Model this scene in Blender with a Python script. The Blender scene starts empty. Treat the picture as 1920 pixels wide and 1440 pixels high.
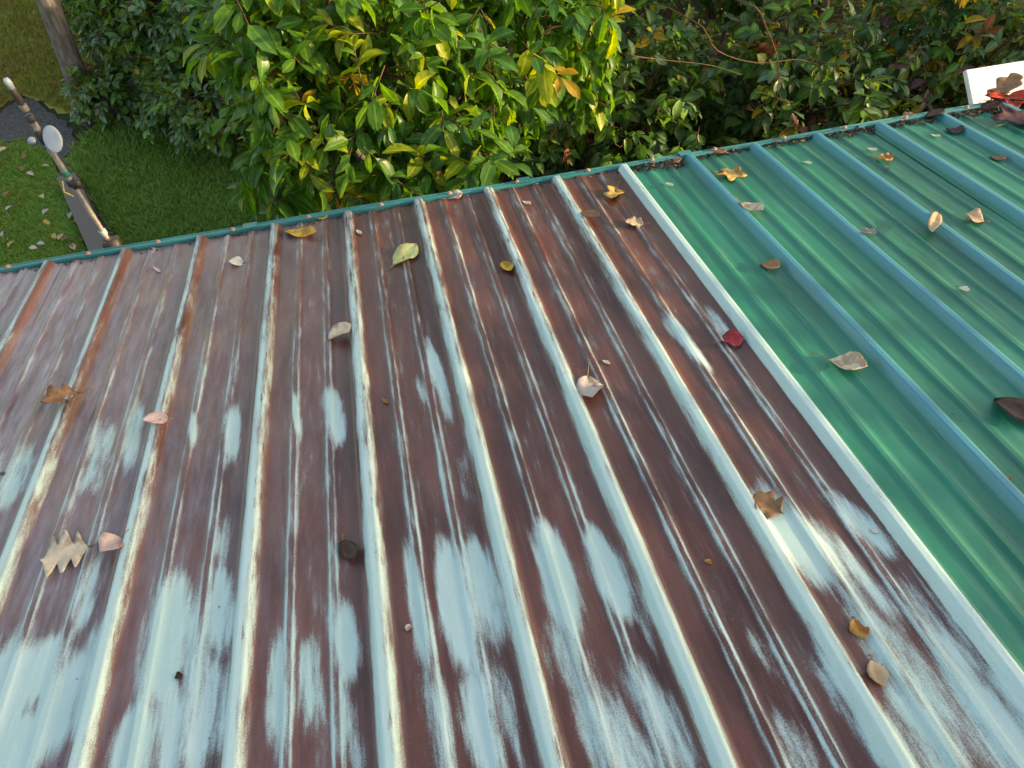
import bpy, bmesh, math, random
import numpy as np
from mathutils import Vector, Matrix
random.seed(7); RNG = np.random.default_rng(7)
scene = bpy.context.scene
COL = scene.collection

# ------------------------------------------------------------------ camera
TH = math.radians(14.0); CT, ST = math.cos(TH), math.sin(TH)
H = 2.6                                   # eave height
S = 0.2286                                # rib pitch
CU, CV, CN = 1.07735, -2.23489, 1.10378   # camera in roof coordinates
FPX = 1399.83
ROOF = Matrix(((1, 0, 0, 0), (0, CT, ST, 0), (0, -ST, CT, H), (0, 0, 0, 1)))
def euler(a, b, c):
    return (Matrix.Rotation(c, 3, 'Z') @ Matrix.Rotation(b, 3, 'Y') @ Matrix.Rotation(a, 3, 'X'))
RW = ROOF.to_3x3() @ euler(0.860181, 0.0788044, -0.2035645)
CAM = ROOF @ Vector((CU, CV, CN))
cam_d = bpy.data.cameras.new('camera'); cam = bpy.data.objects.new('camera', cam_d); COL.objects.link(cam)
cam_d.sensor_width = 36; cam_d.lens = 36 * FPX / 1920; cam_d.clip_start = 0.02; cam_d.clip_end = 3000
cam.matrix_world = Matrix.Translation(CAM) @ RW.to_4x4()
scene.camera = cam
def ray(x, y):
    return (RW @ Vector(((x - 960) / FPX, -(y - 720) / FPX, -1.0))).normalized()
ROOFI = ROOF.inverted()
def on_roof(x, y, n=0.0):
    o = ROOFI @ CAM; d = ROOFI.to_3x3() @ ray(x, y)
    k = (n - o.z) / d.z
    return o + d * k
def on_ground(x, y, z=0.0):
    d = ray(x, y); return CAM + d * ((z - CAM.z) / d.z)
def at_y(x, y, Y):
    d = ray(x, y); return CAM + d * ((Y - CAM.y) / d.y)
RWI = RW.inverted()
def to_px(p):
    q = RWI @ (Vector(p) - CAM)
    if q.z >= -0.05: return (-9999, -9999, 1)
    return (960 + FPX * q.x / -q.z, 720 - FPX * q.y / -q.z, -q.z)

# ------------------------------------------------------------------ light
SUN_EL = math.radians(16.0); SUN_A = math.radians(18.0)      # low, from the right and a little behind the camera
sdir = Vector((math.cos(SUN_EL) * math.cos(SUN_A), -math.cos(SUN_EL) * math.sin(SUN_A), math.sin(SUN_EL)))
world = bpy.data.worlds.new('World'); scene.world = world; world.use_nodes = True
wn = world.node_tree.nodes; wl = world.node_tree.links; wn.clear()
sky = wn.new('ShaderNodeTexSky'); sky.sky_type = 'NISHITA'; sky.sun_disc = False
sky.sun_elevation = SUN_EL; sky.sun_rotation = math.pi / 2 + SUN_A
sky.air_density = 1.0; sky.dust_density = 2.0; sky.ozone_density = 0.6
bg = wn.new('ShaderNodeBackground'); bg.inputs['Strength'].default_value = 0.15
wo = wn.new('ShaderNodeOutputWorld')
wl.new(sky.outputs[0], bg.inputs[0]); wl.new(bg.outputs[0], wo.inputs[0])
sun_d = bpy.data.lights.new('sun', 'SUN'); sun_d.energy = 2.4; sun_d.angle = math.radians(0.6); sun_d.color = (1.0, 0.83, 0.55)
sun = bpy.data.objects.new('sun', sun_d); COL.objects.link(sun)
sun.rotation_euler = sdir.to_track_quat('Z', 'Y').to_euler(); sun.location = (10, -6, 8)
scene.view_settings.view_transform = 'Standard'; scene.view_settings.look = 'None'
scene.view_settings.gamma = 1; scene.view_settings.exposure = 1.66
scene.view_settings.use_white_balance = True; scene.view_settings.white_balance_temperature = 8200; scene.view_settings.white_balance_tint = 10
scene.cycles.max_bounces = 6; scene.cycles.diffuse_bounces = 3; scene.cycles.glossy_bounces = 2; scene.cycles.transmission_bounces = 4
scene.view_settings.use_curve_mapping = False

# ------------------------------------------------------------------ helpers
def tag(o, label=None, cat=None, group=None, kind=None):
    if label: o['label'] = label
    if cat: o['category'] = cat
    if group: o['group'] = group
    if kind: o['kind'] = kind
    return o
def link(o, parent=None):
    COL.objects.link(o)
    if parent: o.parent = parent
    return o
def empty(name, loc=(0, 0, 0)):
    o = bpy.data.objects.new(name, None); o.empty_display_size = 0.1; o.location = loc
    return link(o)
def mesh_obj(name, verts, faces, mat, parent=None, smooth=False):
    me = bpy.data.meshes.new(name); me.from_pydata([tuple(v) for v in verts], [], faces); me.update()
    for m in (mat if isinstance(mat, list) else [mat]): me.materials.append(m)
    if smooth: me.shade_smooth()
    o = bpy.data.objects.new(name, me)
    return link(o, parent)
def bulk_mesh(name, V, F, midx, mats, smooth=True):
    """V (n,3) float, F (m,4) int quads"""
    me = bpy.data.meshes.new(name)
    me.vertices.add(len(V)); me.vertices.foreach_set('co', V.astype(np.float32).ravel())
    k = F.shape[1]
    me.loops.add(F.size); me.loops.foreach_set('vertex_index', F.astype(np.int32).ravel())
    me.polygons.add(len(F)); me.polygons.foreach_set('loop_start', np.arange(0, F.size, k, dtype=np.int32))
    me.polygons.foreach_set('loop_total', np.full(len(F), k, np.int32))
    for m in mats: me.materials.append(m)
    if midx is not None: me.polygons.foreach_set('material_index', midx.astype(np.int32))
    me.update(); me.validate()
    if smooth: me.shade_smooth()
    return me
def tube(pts, rads, n=8, cap=True):
    vs, fs = [], []
    pts = [Vector(p) for p in pts]
    a0 = None
    for i, p in enumerate(pts):
        t = (pts[min(i + 1, len(pts) - 1)] - pts[max(i - 1, 0)]).normalized()
        if a0 is None: a0 = t.orthogonal().normalized()
        a = (a0 - t * a0.dot(t)).normalized(); a0 = a
        b = t.cross(a)
        for k in range(n):
            w = 2 * math.pi * k / n
            vs.append(p + (a * math.cos(w) + b * math.sin(w)) * rads[i])
    for i in range(len(pts) - 1):
        for k in range(n):
            fs.append((i * n + k, i * n + (k + 1) % n, (i + 1) * n + (k + 1) % n, (i + 1) * n + k))
    if cap:
        fs.append(tuple(range(n - 1, -1, -1))); fs.append(tuple((len(pts) - 1) * n + k for k in range(n)))
    return vs, fs
def join(parts):
    V, F = [], []
    for vs, fs in parts:
        o = len(V); V += list(vs); F += [tuple(i + o for i in f) for f in fs]
    return V, F
def box(c, s, rot=None):
    c = Vector(c); hx, hy, hz = s[0] / 2, s[1] / 2, s[2] / 2
    vs = [Vector((x, y, z)) for x in (-hx, hx) for y in (-hy, hy) for z in (-hz, hz)]
    if rot: vs = [rot @ v for v in vs]
    vs = [v + c for v in vs]
    return vs, [(0, 1, 3, 2), (4, 6, 7, 5), (0, 4, 5, 1), (2, 3, 7, 6), (0, 2, 6, 4), (1, 5, 7, 3)]
def bevel(o, w=0.004, seg=2):
    m = o.modifiers.new('bevel', 'BEVEL'); m.width = w; m.segments = seg; m.limit_method = 'ANGLE'

class NT:
    def __init__(s, name):
        s.m = bpy.data.materials.new(name); s.m.use_nodes = True
        s.n = s.m.node_tree.nodes; s.l = s.m.node_tree.links; s.n.clear()
        s.out = s.n.new('ShaderNodeOutputMaterial')
    def node(s, t, **kw):
        n = s.n.new(t)
        for k, v in kw.items(): setattr(n, k, v)
        return n
    def put(s, sock, v):
        if hasattr(v, 'is_linked') or isinstance(v, bpy.types.NodeSocket): s.l.new(v, sock)
        else: sock.default_value = v
    def coords(s, kind='Object'): return s.node('ShaderNodeTexCoord').outputs[kind]
    def mapping(s, vec, scale=(1, 1, 1), loc=(0, 0, 0)):
        n = s.node('ShaderNodeMapping'); s.put(n.inputs['Vector'], vec)
        n.inputs['Scale'].default_value = scale; n.inputs['Location'].default_value = loc
        return n.outputs[0]
    def noise(s, vec, scale=5, detail=4, rough=0.55, dist=0.0):
        n = s.node('ShaderNodeTexNoise'); s.put(n.inputs['Vector'], vec)
        n.inputs['Scale'].default_value = scale; n.inputs['Detail'].default_value = detail
        n.inputs['Roughness'].default_value = rough; n.inputs['Distortion'].default_value = dist
        return n.outputs['Fac']
    def math(s, op, a, b=0.0, c=None, clamp=False):
        n = s.node('ShaderNodeMath', operation=op, use_clamp=clamp)
        s.put(n.inputs[0], a); s.put(n.inputs[1], b)
        if c is not None: s.put(n.inputs[2], c)
        return n.outputs[0]
    def rng(s, v, a, b, c=0.0, d=1.0, smooth=True):
        n = s.node('ShaderNodeMapRange', interpolation_type='SMOOTHSTEP' if smooth else 'LINEAR')
        s.put(n.inputs['Value'], v)
        for k, x in zip(('From Min', 'From Max', 'To Min', 'To Max'), (a, b, c, d)): n.inputs[k].default_value = x
        return n.outputs['Result']
    def mix(s, f, a, b, blend='MIX'):
        n = s.node('ShaderNodeMix', data_type='RGBA', blend_type=blend)
        s.put(n.inputs['Factor'], f)
        for sock, v in ((n.inputs['A'], a), (n.inputs['B'], b)):
            pass
        A = [i for i in n.inputs if i.name == 'A' and i.type == 'RGBA'][0]
        B = [i for i in n.inputs if i.name == 'B' and i.type == 'RGBA'][0]
        s.put(A, a if not isinstance(a, tuple) else (*a, 1)[:4]); s.put(B, b if not isinstance(b, tuple) else (*b, 1)[:4])
        return [o for o in n.outputs if o.type == 'RGBA'][0]
    def attr(s, name):
        return s.node('ShaderNodeAttribute', attribute_name=name).outputs['Fac']
    def bump(s, h, strength=0.2, dist=0.01):
        n = s.node('ShaderNodeBump'); s.put(n.inputs['Height'], h)
        n.inputs['Strength'].default_value = strength; n.inputs['Distance'].default_value = dist
        return n.outputs[0]
    def bsdf(s, col, rough=0.5, spec=0.5, metal=0.0, normal=None):
        n = s.node('ShaderNodeBsdfPrincipled')
        s.put(n.inputs['Base Color'], (*col, 1)[:4] if isinstance(col, tuple) else col)
        s.put(n.inputs['Roughness'], rough); s.put(n.inputs['Specular IOR Level'], spec); s.put(n.inputs['Metallic'], metal)
        if normal is not None: s.l.new(normal, n.inputs['Normal'])
        return n
    def done(s, shader):
        s.l.new(shader, s.out.inputs['Surface']); return s.m

def simple_mat(name, c1, c2, scale=20, rough=0.6, spec=0.4, bump=0.15, stretch=(1, 1, 1)):
    t = NT(name); v = t.mapping(t.coords(), stretch); f = t.noise(v, scale, 5, 0.6)
    col = t.mix(t.rng(f, 0.3, 0.7), c1, c2)
    b = t.bsdf(col, rough, spec, normal=t.bump(f, bump, 0.005))
    return t.done(b.outputs[0])

# ------------------------------------------------------------------ materials
def roof_brown():
    t = NT('weathered_brown_roof')
    co = t.coords()
    streak = t.noise(t.mapping(co, (1, 0.16, 1)), 42, 6, 0.65)
    streak2 = t.noise(t.mapping(co, (1, 0.10, 1), (3, 1, 0)), 120, 4, 0.6)
    fine = t.noise(co, 420, 3, 0.7)
    broad = t.noise(t.mapping(co, (1, 0.35, 1)), 7, 5, 0.6)
    paint, rib = t.attr('paint'), t.attr('rib')
    nz = t.math('MULTIPLY', t.math('SUBTRACT', streak, 0.5), 1.7)
    nz = t.math('ADD', nz, t.math('MULTIPLY', t.math('SUBTRACT', streak2, 0.5), 0.9))
    nz = t.math('ADD', nz, t.math('MULTIPLY', t.math('SUBTRACT', fine, 0.5), 0.75))
    nz = t.math('ADD', nz, t.math('MULTIPLY', t.math('SUBTRACT', broad, 0.5), 0.5))
    f = t.math('ADD', paint, t.math('MULTIPLY', nz, t.rng(paint, -0.55, 0.25, 0.35, 1.0)))
    f = t.math('SUBTRACT', f, t.math('MULTIPLY', rib, t.rng(streak2, .55, .70, 0, .55)))   # dark scrapes along the ribs
    mask = t.rng(f, 0.14, 0.86)
    veil = t.rng(f, -0.1, 0.5, 0.0, 0.22)            # thin chalky film round the paint
    br = t.mix(t.rng(broad, 0.33, 0.68), (0.064, 0.0165, 0.010), (0.145, 0.047, 0.032))
    br = t.mix(t.math('MULTIPLY', t.rng(streak, 0.45, 0.75), 0.35), br, (0.034, 0.011, 0.010))
    br = t.mix(t.math('MULTIPLY', t.rng(streak2, 0.52, 0.72), 0.45), br, (0.13, 0.075, 0.07))
    st = t.math('MULTIPLY', t.attr('stain'), t.rng(t.noise(t.mapping(co, (1, 0.3, 1), (9, 0, 0)), 16, 5, 0.65), 0.42, 0.62))
    br = t.mix(t.math('MULTIPLY', st, 0.75), br, (0.21, 0.105, 0.035))
    br = t.mix(t.math('MULTIPLY', t.attr('sky_sheen'), t.rng(streak, 0.3, 0.75, 0.15, 0.85)), br, (0.36, 0.32, 0.38))  # pale lavender sky reflection painted into the base colour
    mint = t.mix(t.rng(broad, 0.3, 0.7), (0.45, 0.60, 0.595), (0.395, 0.57, 0.545))
    mint = t.mix(t.math('MULTIPLY', t.rng(streak2, 0.5, 0.75), 0.35), mint, (0.62, 0.74, 0.72))
    mint = t.mix(t.math('MULTIPLY', st, 0.45), mint, (0.50, 0.48, 0.26))
    col = t.mix(veil, br, (0.27, 0.235, 0.24)); col = t.mix(mask, col, mint)
    sp = t.rng(fine, 0.62, 0.74); col = t.mix(t.math('MULTIPLY', sp, 0.4), col, (0.42, 0.38, 0.38))
    sp2 = t.rng(fine, 0.38, 0.28); col = t.mix(t.math('MULTIPLY', sp2, 0.45), col, (0.03, 0.02, 0.02))
    ro = t.math('ADD', t.rng(streak, 0.2, 0.8, 0.27, 0.44), t.math('MULTIPLY', mask, 0.20))
    hgt = t.math('ADD', t.math('MULTIPLY', fine, 0.4), t.math('ADD', t.math('MULTIPLY', mask, 0.35), t.math('MULTIPLY', broad, 2.0)))
    b = t.bsdf(col, ro, 0.55, normal=t.bump(hgt, 0.25, 0.002))
    return t.done(b.outputs[0])
def roof_green():
    t = NT('green_painted_roof')
    co = t.coords()
    streak = t.noise(t.mapping(co, (1, 0.10, 1)), 30, 5, 0.6)
    broad = t.noise(t.mapping(co, (1, 0.5, 1)), 3.0, 4, 0.55)
    fine = t.noise(co, 350, 3, 0.7)
    g = t.mix(t.rng(broad, 0.3, 0.7), (0.001, 0.112, 0.072), (0.006, 0.205, 0.128))
    g = t.mix(t.math('MULTIPLY', t.rng(streak, 0.45, 0.75), 0.5), g, (0.045, 0.25, 0.16))
    g = t.mix(t.math('MULTIPLY', t.attr('rib'), 0.8), g, (0.05, 0.25, 0.34))
    rust = t.math('MULTIPLY', t.rng(t.noise(t.mapping(co, (1, 0.4, 1), (5, 2, 0)), 9, 6, 0.7), 0.63, 0.70), 0.55)
    g = t.mix(rust, g, (0.07, 0.065, 0.035))
    g = t.mix(t.math('MULTIPLY', t.rng(fine, 0.6, 0.75), 0.25), g, (0.2, 0.35, 0.3))
    g = t.mix(t.math('MULTIPLY', t.rng(t.noise(t.mapping(co, (1, .05, 1), (2, 7, 0)), 75, 5, .7), .52, .70), .30), g, (0.16, 0.30, 0.22))      # chalky runs
    g = t.mix(t.math('MULTIPLY', t.rng(t.noise(t.mapping(co, (1, .2, 1), (8, 1, 0)), 22, 6, .7), .56, .70), .22), g, (0.035, 0.055, 0.035))   # grime
    ro = t.rng(streak, 0.2, 0.8, 0.34, 0.56)
    b = t.bsdf(g, ro, 0.5, normal=t.bump(t.math('ADD', t.math('MULTIPLY', broad, 3.0), t.math('MULTIPLY', fine, 0.3)), 0.25, 0.002))
    return t.done(b.outputs[0])
M_BROWN, M_GREEN = roof_brown(), roof_green()
M_TRIM = simple_mat('teal_trim', (0.012, 0.13, 0.14), (0.035, 0.22, 0.21), 14, 0.4, 0.5, 0.1, (0.3, 1, 1))
M_WALL = simple_mat('pale_siding', (0.42, 0.41, 0.37), (0.52, 0.5, 0.46), 6, 0.7)
M_WOOD = simple_mat('grey_wood', (0.11, 0.095, 0.085), (0.19, 0.17, 0.155), 30, 0.8, 0.3, 0.4, (6, 6, 0.6))
M_PIPE = simple_mat('pale_conduit', (0.11, 0.098, 0.085), (0.20, 0.18, 0.155), 40, 0.45, 0.5, 0.1)
M_DARK = simple_mat('dark_clamp', (0.018, 0.015, 0.014), (0.05, 0.04, 0.035), 60, 0.55, 0.5, 0.2)
M_WHITE = simple_mat('white_enamel', (0.27, 0.33, 0.39), (0.36, 0.41, 0.46), 12, 0.3, 0.5, 0.03)
M_BOARD = simple_mat('white_board_paint', (0.68, 0.70, 0.70), (0.8, 0.8, 0.78), 7, 0.5, 0.4, 0.1)
M_GREENTAPE = simple_mat('green_tape', (0.01, 0.13, 0.10), (0.02, 0.18, 0.12), 40, 0.5)
M_YELLOW = simple_mat('yellow_wire', (0.45, 0.36, 0.05), (0.55, 0.45, 0.08), 40, 0.5)
M_BARK = simple_mat('bark', (0.09, 0.075, 0.065), (0.22, 0.19, 0.17), 26, 0.9, 0.2, 0.9, (1, 1, 0.25))
M_TWIG = simple_mat('twig', (0.07, 0.035, 0.022), (0.14, 0.075, 0.045), 40, 0.8, 0.3, 0.3)

def leaf_mat(name, c1, c2, trans=0.45, rough=0.42, spec=0.45, tcol=None, scale=35):
    t = NT(name)
    oi = t.node('ShaderNodeObjectInfo').outputs['Random']
    cv = t.node('ShaderNodeVectorMath', operation='ADD'); t.l.new(t.coords(), cv.inputs[0])
    cx = t.node('ShaderNodeCombineXYZ'); t.l.new(t.math('MULTIPLY', oi, 37.0), cx.inputs[0]); t.l.new(cx.outputs[0], cv.inputs[1])
    f = t.noise(cv.outputs[0], scale, 3, 0.6)
    f2 = t.math('ADD', t.rng(f, 0.3, 0.7), t.math('MULTIPLY', t.math('SUBTRACT', oi, 0.5), 0.5), clamp=True)
    col = t.mix(f2, c1, c2)
    sp = t.rng(t.noise(cv.outputs[0], 48, 2, .5), .68, .74)
    col = t.mix(t.math('MULTIPLY', sp, .7), col, (0.10, 0.05, 0.02))
    vein = t.rng(t.attr('mid'), .80, .96)
    col = t.mix(t.math('MULTIPLY', vein, .45), col, tuple(min(1, x * 2.2 + .03) for x in c2))
    b = t.bsdf(col, rough, spec, normal=t.bump(f, .25, .004))
    if trans <= 0: return t.done(b.outputs[0])
    tr = t.node('ShaderNodeBsdfTranslucent')
    tc = t.mix(0.6, col, tcol) if tcol else t.mix(1.0, col, (1.5, 1.4, 0.5), 'MULTIPLY')
    t.put(tr.inputs['Color'], tc)
    mx = t.node('ShaderNodeMixShader'); mx.inputs[0].default_value = trans
    t.l.new(b.outputs[0], mx.inputs[1]); t.l.new(tr.outputs[0], mx.inputs[2])
    return t.done(mx.outputs[0])
LM = {
 'big_green':  leaf_mat('leaf_bright_green', (0.07, 0.19, 0.02), (0.14, 0.29, 0.03), 0.55, 0.42),
 'big_mid':    leaf_mat('leaf_mid_green', (0.04, 0.14, 0.022), (0.075, 0.19, 0.028), 0.42, 0.36),
 'big_yellow': leaf_mat('leaf_yellow_green', (0.22, 0.33, 0.02), (0.38, 0.42, 0.035), 0.5, 0.4),
 'big_brown':  leaf_mat('leaf_withered_brown', (0.10, 0.05, 0.025), (0.20, 0.10, 0.05), 0.2, 0.6),
 'dark':       leaf_mat('leaf_dark_green', (0.03, 0.095, 0.02), (0.055, 0.135, 0.026), 0.35, 0.38),
 'olive':      leaf_mat('leaf_olive', (0.07, 0.125, 0.016), (0.125, 0.17, 0.02), 0.42, 0.42),
 'gold':       leaf_mat('leaf_gold', (0.40, 0.27, 0.02), (0.55, 0.34, 0.03), 0.5, 0.45),
 'rust':       leaf_mat('leaf_rust', (0.20, 0.06, 0.02), (0.30, 0.10, 0.03), 0.4, 0.5),
 'plum':       leaf_mat('leaf_plum', (0.10, 0.045, 0.05), (0.19, 0.09, 0.10), 0.3, 0.45),
 'blue':       leaf_mat('leaf_bluish_green', (0.08, 0.18, 0.085), (0.15, 0.26, 0.13), 0.3, 0.35),
 'fresh':      leaf_mat('leaf_fresh_green', (0.08, 0.21, 0.025), (0.13, 0.27, 0.035), 0.42, 0.4),
}

# ------------------------------------------------------------------ roof
RB, RT, RH = 0.041, 0.0175, 0.018       # major rib base, top, height
MB_, MT_, MH = 0.026, 0.012, 0.0042    # minor rib
def prof(du):
    """height at offset du from the nearest major rib centre, du in [-S/2, S/2]"""
    a = abs(du)
    if a < RB / 2:
        return RH * min(1.0, (RB / 2 - a) / (RB / 2 - RT / 2))
    m = abs(a - S / 3)
    if m < MB_ / 2:
        return MH * min(1.0, (MB_ / 2 - m) / (MB_ / 2 - MT_ / 2))
    return 0.0
def height(u):
    return prof((u + S / 2) % S - S / 2)
def pitch_points():
    r = [-RB / 2, -RB / 2 + 0.0015, -RT / 2 - 0.0015, -RT / 2, -RT / 4, 0, RT / 4, RT / 2, RT / 2 + 0.0015, RB / 2 - 0.0015, RB / 2]
    for m in (S / 3, 2 * S / 3):
        r += [m - MB_ / 2, m - MT_ / 2 - 0.001, m - MT_ / 2, m - MT_ / 4, m, m + MT_ / 4, m + MT_ / 2, m + MT_ / 2 + 0.001, m + MB_ / 2]
    for a, b, n in ((RB / 2, S / 3 - MB_ / 2, 5), (S / 3 + MB_ / 2, 2 * S / 3 - MB_ / 2, 6), (2 * S / 3 + MB_ / 2, S - RB / 2, 5)):
        r += [a + (b - a) * k / n for k in range(1, n)]
    return sorted(x if x < S - RB / 2 - 1e-9 else None for x in r if x < S - RB / 2 - 1e-9)
PP = pitch_points()
# patches of surviving pale paint: top pixel, bottom pixel, half width (m), strength
BL = [((1245, 590), (1330, 700), .020, 1.0), ((1325, 570), (1375, 650), .018, .8), ((1410, 905), (1560, 1110), .040, 1.2), ((1550, 925), (1700, 1060), .030, .85),
      ((1500, 960), (1700, 1200), .03, .6), ((1560, 1080), (1840, 1420), .05, .55), ((1640, 1290), (1800, 1500), .07, .8), ((1690, 1060), (1900, 1400), .04, .75), ((1830, 1230), (2000, 1500), .09, .9),
      ((1520, 1200), (1690, 1480), .028, .85), ((1400, 1180), (1480, 1300), .016, .4), ((1440, 1330), (1540, 1480), .03, .5),
      ((1010, 975), (1080, 1200), .030, 1.2), ((1105, 985), (1185, 1170), .030, 1.15), ((1180, 1080), (1240, 1260), .015, .6), ((1080, 1270), (1210, 1500), .045, .75), ((1180, 1230), (1330, 1500), .035, .8), ((1010, 1160), (1110, 1330), .04, .55),
      ((760, 1010), (800, 1260), .016, .9), ((830, 1010), (880, 1270), .032, 1.25), ((890, 1000), (945, 1230), .026, 1.15), ((805, 640), (850, 800), .018, .95), ((860, 830), (890, 960), .014, .7), ((800, 1230), (850, 1480), .02, .75), ((880, 1240), (930, 1480), .03, .95), ((930, 1230), (1000, 1480), .02, .6), ((780, 700), (800, 760), .010, .5),
      ((620, 725), (640, 845), .022, 1.0), ((550, 735), (563, 830), .009, .9), ((640, 1120), (662, 1290), .026, 1.0), ((520, 1180), (522, 1420), .024, .75), ((580, 1190), (590, 1380), .020, .7), ((650, 1290), (680, 1480), .02, .5),
      ((435, 755), (440, 880), .022, .9), ((366, 775), (362, 845), .009, .9), ((420, 1060), (412, 1250), .026, 1.15), ((330, 1080), (300, 1330), .045, 1.05), ((390, 1200), (375, 1480), .05, 1.0), ((260, 1320), (240, 1500), .05, .9), ((345, 1270), (320, 1480), .03, .9), ((424, 960), (418, 1060), .015, .6),
      ((200, 790), (170, 930), .035, .65), ((265, 750), (240, 890), .022, .85), ((190, 1030), (150, 1200), .028, .8), ((90, 1190), (40, 1330), .07, 1.1), ((150, 1210), (110, 1420), .06, 1.1), ((10, 1180), (-60, 1440), .08, 1.1), ((60, 1330), (30, 1470), .06, 1.1), ((200, 1150), (160, 1300), .03, .8),
      ((60, 830), (10, 960), .035, .8), ((110, 850), (70, 960), .02, .7), ((-40, 820), (-140, 1100), .08, .9), ((20, 620), (-30, 700), .03, .4)]
BLR = []
for (a, b, w, s) in BL:
    pa, pb = on_roof(*a), on_roof(*b); BLR.append(((pa + pb) / 2, (pb - pa), w, s))
def blob_field(U, Vv):
    out = np.full_like(U, -1.0)
    for c, d, w, s in BLR:
        L = max(math.hypot(d.x, d.y) / 2, 0.01); ax = d.x / (2 * L); ay = d.y / (2 * L)
        du, dv = U - c.x, Vv - c.y
        al = (du * ax + dv * ay) / (L * 1.12); ac = (du * ay - dv * ax) / (w * 1.15)
        r = np.sqrt(al * al * np.abs(al) ** .6 + ac * ac)
        val = np.clip(1.15 * (1.0 - r ** 1.5) + 0.1, -1.0, 1.0)
        out = np.maximum(out, np.where(val > 0, s * val, val))
    return out
V_TOP = -4.3
house = empty('house', (0, 0, 0))
tag(house, 'low building with weathered brown and green ribbed metal roof and teal eave trim', 'building')
VFINE = np.concatenate([np.arange(0.0, -2.0, -0.014), np.arange(-2.0, V_TOP - 0.01, -0.1)])
VCOARSE = np.linspace(0.0, V_TOP, 30)
SKIRT = 0.018
def roof_panel(k0, mat, vis, level, left=True, right=False, label=None):
    us = []
    for k in range(k0, k0 + 4): us += [k * S + x for x in PP]
    us += [(k0 + 4) * S + x for x in PP if x <= RB / 2 + 1e-6]
    lo = k0 * S - RB / 2; hi = (k0 + 4) * S + RB / 2
    if left: us = [lo - SKIRT, lo - SKIRT / 2] + us
    if right: us = us + [hi + SKIRT / 2, hi + SKIRT]
    us = np.array(us); vv = VFINE if vis else VCOARSE
    hgt = np.array([height(u) for u in us])
    U, W = np.meshgrid(us, vv); Hh = np.tile(hgt, (len(vv), 1))
    wob = 0.0012 * np.sin(W * 3.1 + k0) * np.sin(U * 9 + W * 1.7)
    edge = np.zeros_like(U)
    P = np.stack([U, W, Hh + 0.0014 * level + wob], -1).reshape(-1, 3)
    nu, nv = len(us), len(vv)
    i = np.arange((nv - 1) * (nu - 1)); r, c = i // (nu - 1), i % (nu - 1)
    F = np.stack([r * nu + c, (r + 1) * nu + c, (r + 1) * nu + c + 1, r * nu + c + 1], 1)
    me = bulk_mesh('roof_panel', P, F, None, [mat], smooth=False)
    du = (U + S / 2) % S - S / 2; a = np.abs(du); m = np.abs(a - S / 3)
    major = np.clip((RB / 2 + 0.001 - a) / 0.006, 0, 1)
    minor = np.clip((MB_ / 2 + 0.0005 - m) / 0.004, 0, 1) * np.where(np.abs(m - (MT_ / 2 + .002)) < 0.0045, 1.0, 0.25)
    near = np.clip(-W / 1.4, 0, 1)
    if mat is M_BROWN:
        rn = (0.5 + 0.5 * np.sin(U * 57 + 1.3)) * 0.15
        leftness = np.clip((.75 - U) / .6, 0, 1)
        left_side = np.where(du < 0.004, 0.10, -0.12 - 0.45 * leftness * np.clip(1.25 - near * 1.2, 0, 1))
        paint = np.maximum(blob_field(U, W), -0.85 + 0.5 * np.clip((-W - .4) / 1.2, 0, 1))
        paint = np.maximum(paint, major * (0.52 + 0.42 * near + left_side - rn * (1 - near)))
        paint = np.maximum(paint, np.where(minor > 0.1, minor * (0.20 + 0.46 * near), -1))
        paint = np.where(U > 8 * S - RB / 2, np.maximum(paint, 0.95), paint)
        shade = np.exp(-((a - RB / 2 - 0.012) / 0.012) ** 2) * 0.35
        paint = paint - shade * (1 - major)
        stain = np.clip(1.15 - np.abs(U - 0.33) / 0.55, 0, 1) * np.clip(1.3 - np.abs(W + 0.45) / 0.75, 0, 1)
        sky_sheen = np.clip((0.95 - U) / 1.1, 0, 1.0) + 0.06  # painted sky sheen, growing stronger towards the left
        stain = stain * (1 - .9 * major); sky_sheen = sky_sheen * (1 - .9 * major)
        for nm, arr in (('paint', paint), ('rib', major), ('stain', stain), ('sky_sheen', sky_sheen)):
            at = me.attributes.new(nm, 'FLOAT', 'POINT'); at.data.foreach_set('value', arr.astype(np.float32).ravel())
    else:
        at = me.attributes.new('rib', 'FLOAT', 'POINT'); at.data.foreach_set('value', major.astype(np.float32).ravel())
    o = bpy.data.objects.new('roof_panel', me); link(o, house); o.matrix_local = ROOF
    if label: o['label'] = label
    return o
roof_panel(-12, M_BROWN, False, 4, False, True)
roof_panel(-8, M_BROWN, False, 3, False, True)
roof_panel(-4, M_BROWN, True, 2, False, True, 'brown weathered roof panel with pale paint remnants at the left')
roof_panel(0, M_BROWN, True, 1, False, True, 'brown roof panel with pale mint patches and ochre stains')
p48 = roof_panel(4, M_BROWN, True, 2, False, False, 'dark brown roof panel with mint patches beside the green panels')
roof_panel(8, M_GREEN, False, 0, False, False, 'green roof panel next to the brown panels')
roof_panel(12, M_GREEN, False, 1, True, False, 'green roof panel whose lapped edge shows as a dark line')
roof_panel(16, M_GREEN, False, 2, True); roof_panel(20, M_GREEN, False, 3, True)
U0, U1 = -12 * S - 0.05, 24 * S + 0.05
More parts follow.
